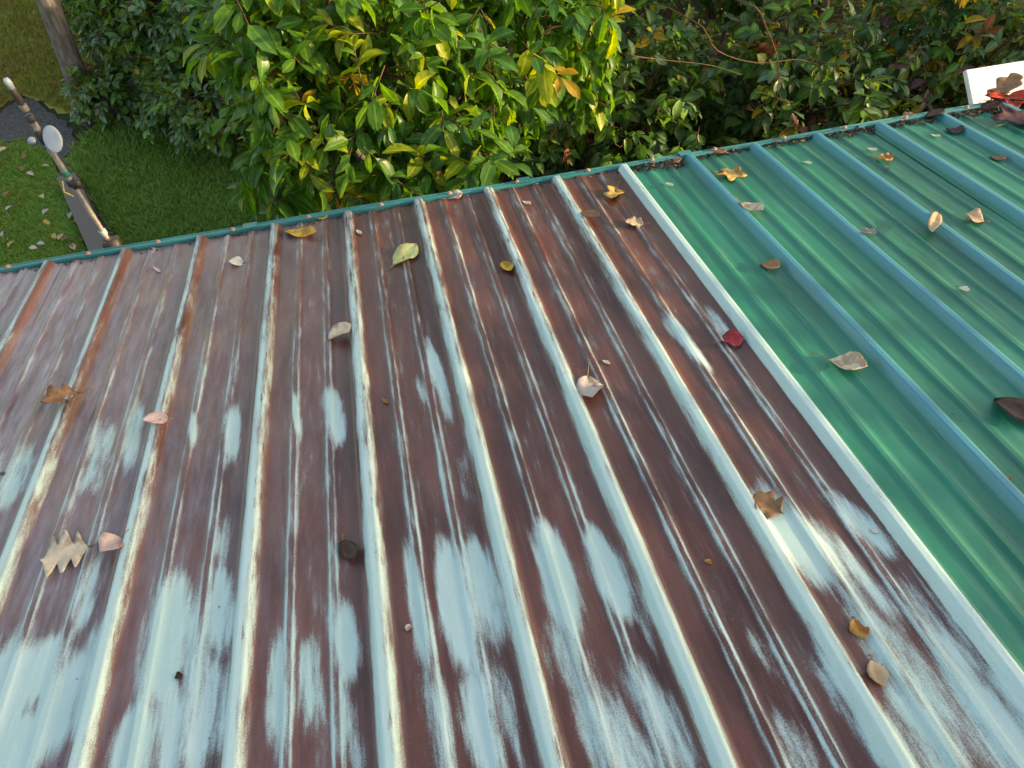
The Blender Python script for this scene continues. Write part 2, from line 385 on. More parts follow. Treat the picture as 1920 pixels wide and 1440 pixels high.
# eave trim: raised lip running along the eave, with a drip face
def extrude_profile(name, prf, u0, u1, mat, parent, n=1, smooth=False):
    vs, fs = [], []
    k = len(prf)
    for i in range(n + 1):
        u = u0 + (u1 - u0) * i / n
        wv = 0.0025 * math.sin(u * 2.3) + 0.0012 * math.sin(u * 7.1 + 1)
        vs += [(u, v + wv, z + wv * 0.6) for v, z in prf]
    for i in range(n):
        for j in range(k):
            j2 = (j + 1) % k
            fs.append((i * k + j, i * k + j2, (i + 1) * k + j2, (i + 1) * k + j))
    fs.append(tuple(range(k - 1, -1, -1))); fs.append(tuple(n * k + j for j in range(k)))
    o = mesh_obj(name, vs, fs, mat, parent, smooth); o.matrix_local = ROOF
    bm = bmesh.new(); bm.from_mesh(o.data); bmesh.ops.recalc_face_normals(bm, faces=bm.faces); bm.to_mesh(o.data); bm.free()
    return o
trim = extrude_profile('eave_trim', [(0.004, -0.020), (0.004, 0.010), (0.008, 0.0125), (0.017, 0.0125), (0.0185, 0.0095), (0.0235, 0.0095), (0.026, 0.013), (0.032, 0.0115), (0.034, 0.004), (0.034, -0.075), (0.028, -0.075), (0.028, -0.020)], U0, U1, M_TRIM, house, 60)
bevel(trim, 0.0012, 2)
M_SCREW = simple_mat('rusty_screw', (0.30, 0.17, 0.12), (0.46, 0.30, 0.24), 300, .6)
sm = None
for k in range(-5, 17):
    if sm is None:
        vs = []; fs = []
        for z, r in ((0, .0085), (.0016, .0085), (.0022, .0056), (.0062, .0054), (.0070, .0035)):
            for q in range(12): vs.append((r * math.cos(q * math.pi / 6), r * math.sin(q * math.pi / 6), z))
        for q in range(4):
            for w in range(12): fs.append((q * 12 + w, q * 12 + (w + 1) % 12, (q + 1) * 12 + (w + 1) % 12, (q + 1) * 12 + w))
        fs.append(tuple(range(48, 60)))
        q = mesh_obj('screw', vs, fs, M_SCREW, trim); sm = q.data
    else: q = link(bpy.data.objects.new('screw', sm), trim)
    q.location = ((k + .46 + random.uniform(-.05, .05)) * S, .0125, .0130); q.rotation_euler = (random.uniform(-.1, .1), random.uniform(-.1, .1), random.random())
for sx in (985, 1288, 470):
    cu = on_roof(sx, 515 - .168 * sx).x
    q = mesh_obj('splice_plate', *box((cu, .0195, .0150), (.045, .034, .0022)), M_TRIM, trim); bevel(q, .0008)
fascia = extrude_profile('fascia', [(-0.004, -0.022), (0.022, -0.022), (0.022, -0.17), (-0.004, -0.17)], U0, U1, M_WALL, house, 8)
fill = extrude_profile('roof_deck', [(V_TOP, -0.030), (-0.006, -0.030), (-0.006, -0.006), (V_TOP, -0.006)], U0, U1, M_WOOD, house, 8)
ridge = ROOF @ Vector((0, V_TOP, 0))
# far slope, ridge cap and walls
o = mesh_obj('rear_roof_slope', [(U0, ridge.y + 0.02, ridge.z - .004), (U1, ridge.y + 0.02, ridge.z - .004), (U1, ridge.y - 4.2, H), (U0, ridge.y - 4.2, H),
                                 (U0, ridge.y + 0.02, ridge.z - .05), (U1, ridge.y + 0.02, ridge.z - .05), (U1, ridge.y - 4.2, H - .05), (U0, ridge.y - 4.2, H - .05)],
             [(0, 3, 2, 1), (4, 5, 6, 7), (0, 1, 5, 4), (2, 3, 7, 6), (1, 2, 6, 5), (0, 4, 7, 3)], M_GREEN, house)
o = mesh_obj('ridge_cap', *join([box(((U0 + U1) / 2, ridge.y, ridge.z + 0.018), (U1 - U0, 0.24, 0.02))]), M_TRIM, house); bevel(o)
for nm, c, s in (('wall', ((U0 + U1) / 2, -0.32, 1.2), (U1 - U0 - .5, .14, 2.4)), ('wall', ((U0 + U1) / 2, ridge.y - 3.8, 1.2), (U1 - U0 - .5, .14, 2.4)),
                 ('wall', (U0 + .32, (ridge.y - 4.1) / 2, 1.2), (.14, abs(ridge.y) + 3.3, 2.4)), ('wall', (U1 - .32, (ridge.y - 4.1) / 2, 1.2), (.14, abs(ridge.y) + 3.3, 2.4))):
    mesh_obj(nm, *box(c, s), M_WALL, house)

# ------------------------------------------------------------------ ground
def ground_mat():
    t = NT('ground_soil'); co = t.coords()
    a = t.noise(co, 1.2, 5, 0.6); b = t.noise(co, 14, 6, 0.65); c = t.noise(co, 90, 4, 0.7)
    col = t.mix(t.rng(b, 0.35, 0.65), (0.032, 0.024, 0.016), (0.075, 0.055, 0.032))
    col = t.mix(t.math('MULTIPLY', t.rng(a, 0.4, 0.6), 0.7), col, (0.03, 0.055, 0.014))
    col = t.mix(t.math('MULTIPLY', t.rng(c, 0.58, 0.7), 0.6), col, (0.16, 0.10, 0.045))
    return t.done(t.bsdf(col, 0.95, 0.2, normal=t.bump(t.math('ADD', b, t.math('MULTIPLY', c, .4)), 0.8, 0.03)).outputs[0])
g = mesh_obj('ground', [(-400, -400, 0), (400, -400, 0), (400, 400, 0), (-400, 400, 0)], [(0, 1, 2, 3)], ground_mat()); g['kind'] = 'structure'
def sheet(name, pts, z, mat):
    """irregular ground sheet from an outline, laid a few mm above the soil"""
    n = len(pts); out = []
    for i in range(n):
        a, b = Vector(pts[i]), Vector(pts[(i + 1) % n])
        for k in range(6):
            p = a.lerp(b, k / 6); out.append((p.x + random.uniform(-.05, .05), p.y + random.uniform(-.05, .05), z))
    o = mesh_obj(name, out, [tuple(range(len(out)))], mat)
    if o.data.polygons[0].normal.z < 0: o.data.flip_normals()
    o['kind'] = 'structure'; return o
def lawn_mat():
    t = NT('lawn_turf'); co = t.coords(); a = t.noise(co, 3, 5, 0.6); b = t.noise(co, 60, 4, 0.7)
    col = t.mix(t.rng(a, 0.35, 0.65), (0.13, 0.25, 0.05), (0.20, 0.31, 0.06))
    col = t.mix(t.math('MULTIPLY', t.rng(b, 0.5, 0.7), 0.6), col, (0.03, 0.03, 0.012))
    return t.done(t.bsdf(col, 0.9, 0.2, normal=t.bump(b, 0.8, 0.02)).outputs[0])
gp = lambda x, y: tuple(on_ground(x, y)[:2])
LAWN = [gp(-10, 268), gp(60, 262), gp(92, 290), gp(175, 470), gp(215, 560), gp(-300, 640), gp(-700, 300)]
sheet('lawn', LAWN, 0.004, lawn_mat())
M_GRAVEL = simple_mat('dark_gravel', (0.045, 0.042, 0.042), (0.12, 0.11, 0.105), 55, 0.9, 0.3, 1.0)
PATH = [gp(92, 290), gp(60, 262), gp(-10, 268), gp(-500, 300), gp(-480, 220), gp(-10, 215), gp(50, 185), gp(110, 215), gp(150, 262), gp(120, 300), gp(230, 470), gp(260, 560), gp(215, 560), gp(175, 470)]
sheet('path', PATH, 0.008, M_GRAVEL)
MEADOW = [gp(-600, 215), gp(-600, -150), gp(140, -60), gp(180, 100), gp(160, 225), gp(110, 205), gp(50, 178), gp(-10, 208)]
sheet('meadow', MEADOW, 0.004, simple_mat('dry_meadow', (0.26, 0.24, 0.045), (0.36, 0.30, 0.07), 8, 0.95, 0.2, 0.5))
sheet('verge', [gp(150, 262), gp(125, 302), gp(232, 470), gp(262, 560), gp(620, 470), gp(560, 330), gp(400, 250), gp(200, 225)], 0.0045, bpy.data.materials['lawn_turf'])
# weathered timber lying along the path
a, b = on_ground(128, 335, .05), on_ground(222, 540, .05)
d = (b - a); o = mesh_obj('edging_timber', *box((0, 0, 0), (d.length, 0.16, 0.09)), M_WOOD); bevel(o, .008)
o.location = ((a + b) / 2).to_tuple()[:2] + (0.052,); o.rotation_euler = (0, 0, math.atan2(d.y, d.x))
tag(o, 'grey weathered timber lying on the dirt path below the floodlight pole', 'timber')

def inside(poly, P):
    x, y = P[:, 0], P[:, 1]; r = np.zeros(len(P), bool); n = len(poly)
    for i in range(n):
        x0, y0 = poly[i]; x1, y1 = poly[(i + 1) % n]
        c = ((y0 > y) != (y1 > y)) & (x < (x1 - x0) * (y - y0) / (y1 - y0 + 1e-12) + x0); r ^= c
    return r
def blades(name, poly, n, hmin, hmax, mats, label, clip=None):
    poly2 = np.array(poly); lo, hi = poly2.min(0), poly2.max(0)
    lo = np.maximum(lo, (-3.6, 2.2)); hi = np.minimum(hi, (2.5, 11))
    P = RNG.uniform(lo, hi, (n * 3, 2)); P = P[inside(poly, P)][:n]; n = len(P)
    h = RNG.uniform(hmin, hmax, n); a = RNG.uniform(0, 2 * math.pi, n); w = RNG.uniform(.003, .006, n)
    la = RNG.uniform(0, 2 * math.pi, n); ln = RNG.uniform(.4, 1.3, n) * h
    dx, dy = np.cos(a) * w, np.sin(a) * w; z0 = np.full(n, 0.002)
    b0 = np.stack([P[:, 0] - dx, P[:, 1] - dy, z0], 1); b1 = np.stack([P[:, 0] + dx, P[:, 1] + dy, z0], 1)
    mx, my = P[:, 0] + np.cos(la) * ln * .35, P[:, 1] + np.sin(la) * ln * .35
    m0 = np.stack([mx + dx * .8, my + dy * .8, h * .6], 1); m1 = np.stack([mx - dx * .8, my - dy * .8, h * .6], 1)
    tx, ty = P[:, 0] + np.cos(la) * ln, P[:, 1] + np.sin(la) * ln
    t0 = np.stack([tx + dx * .15, ty + dy * .15, h], 1); t1 = np.stack([tx - dx * .15, ty - dy * .15, h], 1)
    V = np.stack([b0, b1, m0, m1, t0, t1], 1).reshape(-1, 3); k = np.arange(n)[:, None] * 6
    F = np.concatenate([k + np.array([[0, 1, 2, 3]]), k + np.array([[3, 2, 4, 5]])], 1).reshape(-1, 4)
    cl = .5 + .5 * np.sin(P[:, 0] * 5.1 + 1.3 * np.sin(P[:, 1] * 3.7)) * np.sin(P[:, 1] * 4.3 + P[:, 0])
    mi = np.repeat(np.clip((cl * .6 + RNG.uniform(0, .55, n)) * len(mats), 0, len(mats) - 1).astype(int), 2)
    o = bpy.data.objects.new(name, bulk_mesh(name, V, F, mi, mats)); link(o)
    return tag(o, label, 'grass', kind='stuff')
GR = [leaf_mat('grass_a', (0.14, 0.29, 0.04), (0.20, 0.36, 0.06), 0.3, 0.5), leaf_mat('grass_b', (0.10, 0.23, 0.035), (0.16, 0.30, 0.05), 0.3, 0.5), leaf_mat('grass_c', (0.18, 0.22, 0.03), (0.26, 0.26, 0.045), 0.3, 0.5)]
blades('lawn_grass', LAWN, 24000, .018, .042, [GR[0], GR[0], GR[1], GR[2]], 'short green mown grass left of the dirt path')
blades('meadow_grass', MEADOW, 16000, .03, .09, [GR[2], GR[2], leaf_mat('grass_dry', (0.20, 0.16, 0.04), (0.28, 0.21, 0.06), 0.3, 0.6)], 'taller yellowish grass beyond the dark path')
VERGE = [gp(150, 262), gp(125, 302), gp(232, 470), gp(262, 560), gp(620, 470), gp(560, 330), gp(400, 250), gp(200, 225)]
blades('verge_grass', VERGE, 17000, .025, .07, [GR[0], GR[1], GR[1]], 'longer shaded green grass below the hedge right of the pole')

# ------------------------------------------------------------------ leaf shapes
def strip_leaf(L, W, curl, fold, n=6, lobes=0, depth=0.0, twist=0.0, shape=1.0, seed=0, tipdroop=0.0, cols=1):
    """leaf along +x from base (0) to tip (L); rows of left..mid..right"""
    rnd = random.Random(seed); vs, fs = [], []
    k = 2 * cols + 1
    for i in range(n + 1):
        t = i / n
        w = W * 0.5 * (math.sin(math.pi * min(1, t ** shape)) ** 0.75 if 0 < t < 1 else 0.02)
        if lobes and 0 < t < 1:
            w = W * .5 * min(1, t * 5 + .1, (1 - t) * 4 + .15)
            w *= (1 - depth) + depth * (0.5 + 0.5 * math.cos(2 * math.pi * (lobes * t - 0.35))) ** .6 
        ang = curl * t + tipdroop * t * t
        x = L * (math.sin(ang) / ang if abs(ang) > 1e-4 else 1) * t; z = -L * ((1 - math.cos(ang)) / ang if abs(ang) > 1e-4 else 0) * t
        for j in range(-cols, cols + 1):
            s = j / cols; ww = w * s * (1 + (rnd.uniform(-.12, .12) * min(1, 6 / n) if abs(j) == cols else 0))
            fo = fold + twist * (t - .5) * s
            xx = x + (abs(s) * L * 0.15 * (1 if lobes else 0) * (1 - t))
            wave = (rnd.uniform(-.05, .05) * min(1, 4 / n) + .05 * math.sin(t * 7 + seed + s)) * W * abs(s)
            vs.append((xx, ww * math.cos(fo), z + abs(ww) * math.sin(fo) * (1 + .6 * (abs(s) - .5)) + wave))
    for i in range(n):
        for j in range(k - 1):
            q = i * k + j
            fs.append((q, q + k, q + k + 1, q + 1))
    return vs, fs
def make_leaf_mesh(name, mat, *a, **kw):
    vs, fs = strip_leaf(*a, **kw)
    me = bpy.data.meshes.new(name); me.from_pydata(vs, [], fs); me.materials.append(mat); me.shade_smooth(); me.update()
    at = me.attributes.new('mid', 'FLOAT', 'POINT'); at.data.foreach_set('value', np.array([1.0 if i % 3 == 1 else 0.0 for i in range(len(vs))], np.float32))
    return me, np.array(vs), np.array(fs)

class LeafKit:
    def __init__(s, specs, L, W, nvar=4, shp=(.8, 1.15)):
        s.var = []; s.w = []
        for mk, wt in specs:
            for v in range(nvar):
                me, V, F = make_leaf_mesh('leaf', LM[mk], L, W * random.uniform(.85, 1.15), random.uniform(.1, 1.0), random.uniform(.1, .55), n=4, seed=v * 7, twist=random.uniform(-.5, .5), shape=random.uniform(*shp))
                s.var.append((me, V, F, LM[mk])); s.w.append(wt / nvar)
        s.w = np.array(s.w) / sum(s.w)
        s.mats = []
        for v in s.var:
            if v[3] not in s.mats: s.mats.append(v[3])
def build_foliage(root, kit, mats4, nparts=300, name='leaf', tw=None):
    """mats4: list of (Matrix, variant or None). Nearest in frame become leaf objects, the rest one stuff mesh."""
    n = len(mats4)
    var = RNG.choice(len(kit.var), n, p=kit.w)
    if tw is not None:                       # most leaves of one twig share a tint
        tv = RNG.choice(len(kit.var), max(tw) + 1, p=kit.w); same = RNG.random(n) < .7
        var = np.where(same, tv[np.array(tw)], var)
    key = []
    for i, m in enumerate(mats4):
        x, y, d = to_px(m.translation)
        ok = -20 < x < 1940 and -20 < y < 560 and y < 520 - 0.168 * x + 30
        key.append((0 if ok else 1, d))
    order = sorted(range(n), key=lambda i: key[i])
    inv = root.matrix_world.inverted() if False else Matrix.Translation(-root.location)
    single = [i for i in order[:nparts] if key[i][0] == 0]; rest = set(range(n)) - set(single)
    for i in single:
        o = bpy.data.objects.new(name, kit.var[var[i]][0]); link(o, root); o.matrix_local = inv @ mats4[i]
    Vs, Fs, Mi, off = [], [], [], 0
    for i in rest:
        _, V, F, m = kit.var[var[i]]
        A = np.array(mats4[i]); P = V @ A[:3, :3].T + A[:3, 3] - np.array(root.location)
        Vs.append(P); Fs.append(F + off); Mi.append(np.full(len(F), kit.mats.index(m))); off += len(V)
    if Vs:
        me = bulk_mesh('foliage', np.concatenate(Vs), np.concatenate(Fs), np.concatenate(Mi), kit.mats)
        at = me.attributes.new('mid', 'FLOAT', 'POINT'); at.data.foreach_set('value', np.tile(np.array([0, 1, 0], np.float32), len(me.vertices) // 3))
        o = bpy.data.objects.new('foliage', me); link(o, root)
        o['kind'] = 'stuff'
def frame(pos, direction, up, scale):
    x = Vector(direction).normalized(); z = Vector(up) - x * x.dot(Vector(up))
    if z.length < 1e-4: z = x.orthogonal()
    z.normalize(); y = z.cross(x)
    m = Matrix((x, y, z)).transposed().to_4x4()
    return Matrix.Translation(pos) @ m @ Matrix.Diagonal((scale, scale, scale, 1))
def rv(s=1.0): return Vector((random.gauss(0, s), random.gauss(0, s), random.gauss(0, s)))

def plant(name, label, cat, base, lobes, kit, ntwig, per, twig_len, droop, trunk_r, group=None, nparts=300, spread=.5, stems=1, mat=None, shell=.55, jitter=(.75, 1.2), clear=None):
    """woody plant: trunk(s), limbs into each crown lobe, twigs on the lobes, leaves along the twigs"""
    mat = mat or M_BARK
    root = empty(name, base); tag(root, label, cat, group)
    B = Vector(base)
    limbs, twigs, leaves, tw_id = [], [], [], []
    zmid = min(l[0][2] - l[1][2] * .6 for l in lobes)
    fork = Vector((B.x + random.uniform(-.05, .05), B.y + random.uniform(-.05, .05), max(.25, zmid * .75)))
    if stems:
        tr = [Vector((0, 0, -.05)), (fork - B) * .5 + Vector((random.uniform(-.05, .05), random.uniform(-.05, .05), 0)), fork - B]
        o = mesh_obj('trunk', *tube(tr, [trunk_r * 1.25, trunk_r, trunk_r * .85], 9), mat, root, True)
    for c, r in lobes:
        c, r = Vector(c), Vector(r)
        mid = fork.lerp(c, .5) + rv(.08)
        pts = [fork - Vector((0, 0, .04)), mid, c]
        limbs.append(tube([p - B for p in pts], [trunk_r * .7, trunk_r * .5, trunk_r * .25], 7))
        vol = r.x * r.y * r.z
        for k in range(int(ntwig * vol ** .67)):
            u = rv().normalized(); q = random.uniform(shell, 1.0) ** .6
            tip = c + Vector((u.x * r.x, u.y * r.y, u.z * r.z)) * q
            if clear and not clear(tip): continue
            if tip.z < .05: continue
            out = Vector((u.x / r.x, u.y / r.y, u.z / r.z)).normalized()
            dr = (out + Vector((0, 0, -droop + random.uniform(-.3, .3))) + rv(spread * .6)).normalized()
            st = tip - dr * twig_len * random.uniform(.7, 1.2)
            if k % 3 == 0:
                anc = c.lerp(st, .35); twigs.append(tube([anc - B, anc.lerp(st, .55) - B + rv(.02), st - B, tip - B], [.007, .005, .0035, .002], 4, False))
            else:
                twigs.append(tube([st - B, tip - B], [.0032, .002], 3, False))
            side = dr.orthogonal().normalized()
            for j in range(per):
                f = .25 + .75 * j / max(1, per - 1)
                pos = st.lerp(tip, f)
                ang = j * 2.4 + random.uniform(-.4, .4)
                w = (Matrix.Rotation(ang, 3, dr) @ side)
                ld = (dr * (.35 + .7 * f) + w * (1.15 - .5 * f) + Vector((0, 0, -droop * .7))).normalized()
                up = (Vector((0, 0, 1)) + w * -.15 + rv(.28))
                leaves.append(frame(pos, ld, up, random.uniform(*jitter))); tw_id.append(k)
    V, F = join(limbs); mesh_obj('limbs', V, F, mat, root, True)
    V, F = join(twigs); o = mesh_obj('twigs', V, F, M_TWIG, root, True); o['kind'] = 'stuff'
    build_foliage(root, kit, leaves, nparts, tw=tw_id)
    return root, len(leaves)
off_roof = lambda p: not (p.y < 0.10 and p.z > 1.9)

KA = LeafKit([('big_green', 5), ('big_mid', 3.2), ('big_yellow', 2.0), ('big_brown', .06), ('gold', .06)], .12, .056, 6, (.85, 1.4))
KB = LeafKit([('dark', 4.2), ('olive', 1.5), ('blue', 1.2), ('fresh', 2.2), ('gold', .45), ('rust', .14), ('plum', .2)], .088, .048, 3)
KC = LeafKit([('blue', 3.5), ('dark', 2.2), ('fresh', 2.6), ('olive', 1.2), ('plum', .25), ('rust', .12), ('gold', .12)], .085, .050, 3)

KG = LeafKit([('dark', 1.5), ('olive', 3), ('fresh', 2), ('gold', 2.2), ('rust', .2)], .095, .05, 3)
# the big-leaved tree leaning over the eave
def lobe(px, py, Y, rx, ry, rz):
    p = at_y(px, py, Y); return ((p.x, p.y, p.z), (rx, ry, rz))
LA = [lobe(560, 170, 1.30, .36, .40, .36), lobe(700, 130, 1.25, .38, .42, .36), lobe(850, 215, 1.20, .34, .38, .30), lobe(640, 290, .98, .34, .30, .24), lobe(500, 90, 1.45, .30, .4, .40),
      lobe(780, 20, 1.5, .5, .5, .4), lobe(960, 90, 1.45, .38, .4, .36), lobe(540, 330, 1.15, .22, .30, .26), lobe(800, 300, .85, .28, .22, .18), lobe(620, -60, 1.6, .6, .5, .5), lobe(1060, 30, 1.65, .3, .35, .3), lobe(1070, 130, 1.75, .26, .3, .28), lobe(900, 290, .75, .2, .2, .16)]
plant('broadleaf_tree', 'bright green large-leaved tree hanging over the middle of the teal eave', 'tree', (at_y(720, 200, 1.5).x, 1.75, 0), LA, KA, 390, 7, .19, .5, .05, nparts=300, clear=off_roof, jitter=(.5, 1.35), spread=1.1)

# shaded thicket behind, right
TB = [((1.55, 3.3), [((1.6, 2.4, .85), (.75, .8, .8)), ((1.9, 3.5, 1.6), (.8, .7, .65))], 'dark leafy shrub in the thicket directly behind the bright large-leaved tree'),
      ((2.7, 3.4), [((2.7, 2.3, .95), (.75, .8, .85)), ((2.9, 3.6, 1.75), (.85, .7, .65))], 'dark olive shrub in the thicket behind the first green panels'),
      ((3.9, 3.3), [((3.8, 2.1, 1.0), (.75, .8, .85)), ((4.1, 3.5, 1.7), (.85, .7, .65))], 'dense dark shrub with vines behind the middle of the green eave'),
      ((5.1, 3.2), [((4.9, 2.0, 1.0), (.75, .8, .9)), ((5.3, 3.3, 1.8), (.9, .7, .65))], 'olive shrub in the thicket left of the white board'),
      ((6.4, 3.0), [((6.1, 1.9, 1.0), (.8, .8, .9)), ((6.6, 3.2, 1.8), (.9, .7, .65))], 'gold-flecked shrub in the top right corner above the white board'),
      ((1.9, 5.2), [((1.8, 5.1, 1.6), (1.0, .9, 1.1)), ((2.2, 5.6, 2.2), (1.0, .9, .7))], 'taller dark tree at the top edge behind the bright large-leaved tree'),
      ((3.8, 5.3), [((3.7, 5.1, 1.7), (1.0, .9, 1.1)), ((4.1, 5.6, 2.3), (1.0, .9, .7))], 'taller dark tree at the top edge right of centre'),
      ((5.8, 5.0), [((5.7, 4.9, 1.8), (1.1, .9, 1.1)), ((6.0, 5.4, 2.3), (1.0, .9, .7))], 'taller olive tree with golden leaves at the top edge towards the right'),
      ((8.0, 4.4), [((7.8, 4.2, 1.8), (1.2, 1.0, 1.2)), ((8.1, 4.8, 2.3), (1.1, .9, .7))], 'tall golden-olive tree in the far top right corner')]
for i, (b, lb, label) in enumerate(TB):
    plant('thicket_shrub' if i < 5 else 'woodland_tree', label, 'shrub' if i < 5 else 'tree', (b[0], b[1], 0), lb, KB if i < 5 else KG, 800 if i < 5 else 520, 7, .16, .25, .035 if i < 5 else .07, group='woodland thicket behind the roof', shell=.3, clear=off_roof, jitter=(.55, 1.5), spread=.8)
# hedge on the left
TC = [((-.15, 4.6), [((-.2, 4.3, .5), (.65, .6, .5)), ((0.1, 4.6, 1.0), (.6, .55, .55))], 'low dark hedge shrub beside the left edge of the bright tree'),
      ((-.75, 5.6), [((-.75, 5.3, .7), (.6, .55, .7)), ((-.5, 5.6, 1.3), (.6, .6, .6))], 'bluish green hedge shrub right of the grey trunk'),
      ((.45, 5.7), [((.4, 5.6, 1.0), (.7, .6, .9)), ((.5, 5.9, 1.7), (.7, .6, .7))], 'dark green hedge shrub behind the bright tree, at the top edge'),
      ((-1.0, 7.0), [((-1.15, 6.6, .9), (.65, .6, .9)), ((-.9, 6.9, 1.8), (.7, .7, .7))], 'farther hedge shrub at the top edge beside the grey trunk'),
      ((-.55, 4.75), [((-.6, 4.6, .35), (.5, .45, .4)), ((-.45, 4.9, .8), (.5, .45, .45))], 'low front shrub of the hedge above the verge grass'),
      ((-1.35, 5.15), [((-1.4, 5.0, .28), (.36, .34, .32)), ((-1.3, 5.6, .8), (.4, .4, .55))], 'narrow hedge shrub standing against the grey trunk'),
      ((.4, 7.4), [((.3, 7.2, 1.1), (.9, .7, 1.0)), ((.4, 7.4, 1.9), (.9, .7, .8))], 'tall back shrub of the hedge at the top edge')]
for b, lb, label in TC:
    plant('hedge_shrub', label, 'shrub', (b[0], b[1], 0), lb, KC, 900, 7, .13, .2, .03, group='hedge beyond the lawn', shell=.35)
# grey tree trunk at the far left with its crown above the frame
root = empty('shade_tree', (on_ground(165, 222).x, on_ground(165, 222).y, 0)); tag(root, 'grey-barked tree trunk rising at the top left beside the hedge', 'tree')
tp = at_y(85, -10, root.location.y + .1)
base = root.location.copy()
sl = (tp - base) / max(tp.z, .1)
pts = [Vector((0, 0, -.05)), sl * .5 + Vector((.02, 0, 0)), sl * 1.2, sl * 2.4, sl * 4.2 + Vector((.1, .2, 0))]
mesh_obj('trunk', *tube(pts, [.13, .095, .088, .08, .05], 12), M_BARK, root, True)
lm, tw, lv = [], [], []
for k in range(7):
    a = k * .9; st = pts[3].lerp(pts[4], .2 + .1 * k); e = st + Vector((math.cos(a) * 1.1 - .5, math.sin(a) * 1.1 + 1.2, 1.3))
    lm.append(tube([st, st.lerp(e, .5) + Vector((0, 0, -.1)), e], [.04, .03, .012], 6))
    for j in range(14):
        p = e + rv(.45); d = rv().normalized()
        tw.append(tube([p - d * .2, p], [.004, .002], 3, False))
        for q in range(6): lv.append(frame(base + p - d * .03 * q, (d + rv(.6)), (0, 0, 1), random.uniform(.9, 1.4)))
mesh_obj('limbs', *join(lm), M_BARK, root, True)
o = mesh_obj('twigs', *join(tw), M_TWIG, root, True); o['kind'] = 'stuff'
build_foliage(root, KC, lv, 0)

KS = LeafKit([('dark', 4), ('olive', 3), ('gold', .4)], .17, .10, 3)
plant('added_shade_tree', 'unseen high-crowned leafy tree added beyond the right end of the roof to shade it', 'tree', (8.4, -3.2, 0), [((8.3, -2.6, 5.33), (.7, .55, .46)), ((8.3, -3.1, 5.44), (.7, .6, .48)), ((8.3, -3.75, 5.47), (.7, .6, .48)), ((8.3, -4.35, 5.45), (.7, .55, .55)), ((8.2, -3.4, 5.95), (.8, 1.0, .4))], KS, 430, 7, .2, .25, .09, shell=.1, nparts=0)  # added out of view; crown lobes shaped to keep sun off the brown panels
plant('added_shade_sapling', 'unseen leafy sapling added beyond the right end of the roof to dapple the thicket', 'tree', (8.9, 1.1, 0), [((8.8, .9, 2.9), (1.0, 1.0, 1.2)), ((9.0, 2.2, 2.6), (1.0, .8, 1.1))], KS, 300, 7, .2, .25, .06, shell=.2, nparts=0)  # added out of view to break the sun on the thicket into flecks
for (x, y, h, lab) in ((2.5, 8.4, 6.2, 'tall forest tree behind the thicket, left of centre'), (4.2, 8.6, 6.8, 'tall forest tree behind the thicket, right of centre'), (7.0, 8.2, 7.0, 'tall forest tree behind the thicket towards the right'), (9.8, 6.6, 6.8, 'tall forest tree behind the thicket at the far right')):
    plant('forest_tree', lab, 'tree', (x, y, 0), [((x, y, h * .45), (1.3, 1.0, 1.3)), ((x + .3, y + .2, h * .75), (1.5, 1.1, 1.5))], KS, 170, 7, .25, .2, .11, group='forest trees behind the thicket', shell=.2, nparts=0)
for pts, r, lab in (([(1300, 40), (1345, 95), (1420, 118), (1500, 112), (1570, 135)], .0045, 'thin arching bare vine in the thicket above the maple leaf'), ([(1165, 100), (1240, 112), (1330, 122), (1390, 140)], .004, 'thin bare vine running sideways in the thicket, centre'), ([(1395, 5), (1440, 60), (1460, 130), (1452, 220)], .0055, 'thin dark stem rising in the thicket behind the second green rib')):
    P = [at_y(x, y, 1.55 + .05 * k) for k, (x, y) in enumerate(pts)]
    b0 = Vector((P[0].x + .1, P[0].y + 1.3, 0)); P = [b0, b0 + Vector((.05, -.1, P[0].z * .7))] + P
    Q = []
    for k in range(len(P) - 1):
        a0, a1, a2, a3 = P[max(k - 1, 0)], P[k], P[k + 1], P[min(k + 2, len(P) - 1)]
        for q in range(4):
            u = q / 4; Q.append(.5 * ((2 * a1) + (a2 - a0) * u + (2 * a0 - 5 * a1 + 4 * a2 - a3) * u * u + (3 * a1 - a0 - 3 * a2 + a3) * u ** 3))
    Q.append(P[-1])
    o = mesh_obj('vine', *tube(Q, [r * (1 - .6 * k / len(Q)) for k in range(len(Q))], 6), M_TWIG, None, True); tag(o, lab, 'vine', 'bare vines in the thicket')
# low leafy ground cover under the thicket
root = empty('ground_cover', (3.5, 3.5, 0)); tag(root, 'low shaded leaves covering the ground under the thicket', 'ground cover', kind='stuff')
lv = []
for k in range(9000):
    x, y = random.uniform(-.1, 9.5), random.uniform(.6, 7.0)
    h = .10 + .35 * random.random() * (0.5 + 0.5 * math.sin(x * 2.1 + 1) * math.sin(y * 2.7))
    a = random.uniform(0, 6.28); lv.append(frame(Vector((x, y, h)), (math.cos(a), math.sin(a), random.uniform(-.6, .3)), Vector((0, 0, 1)) + rv(.3), random.uniform(.7, 1.25)))
build_foliage(root, KB, lv, 0)

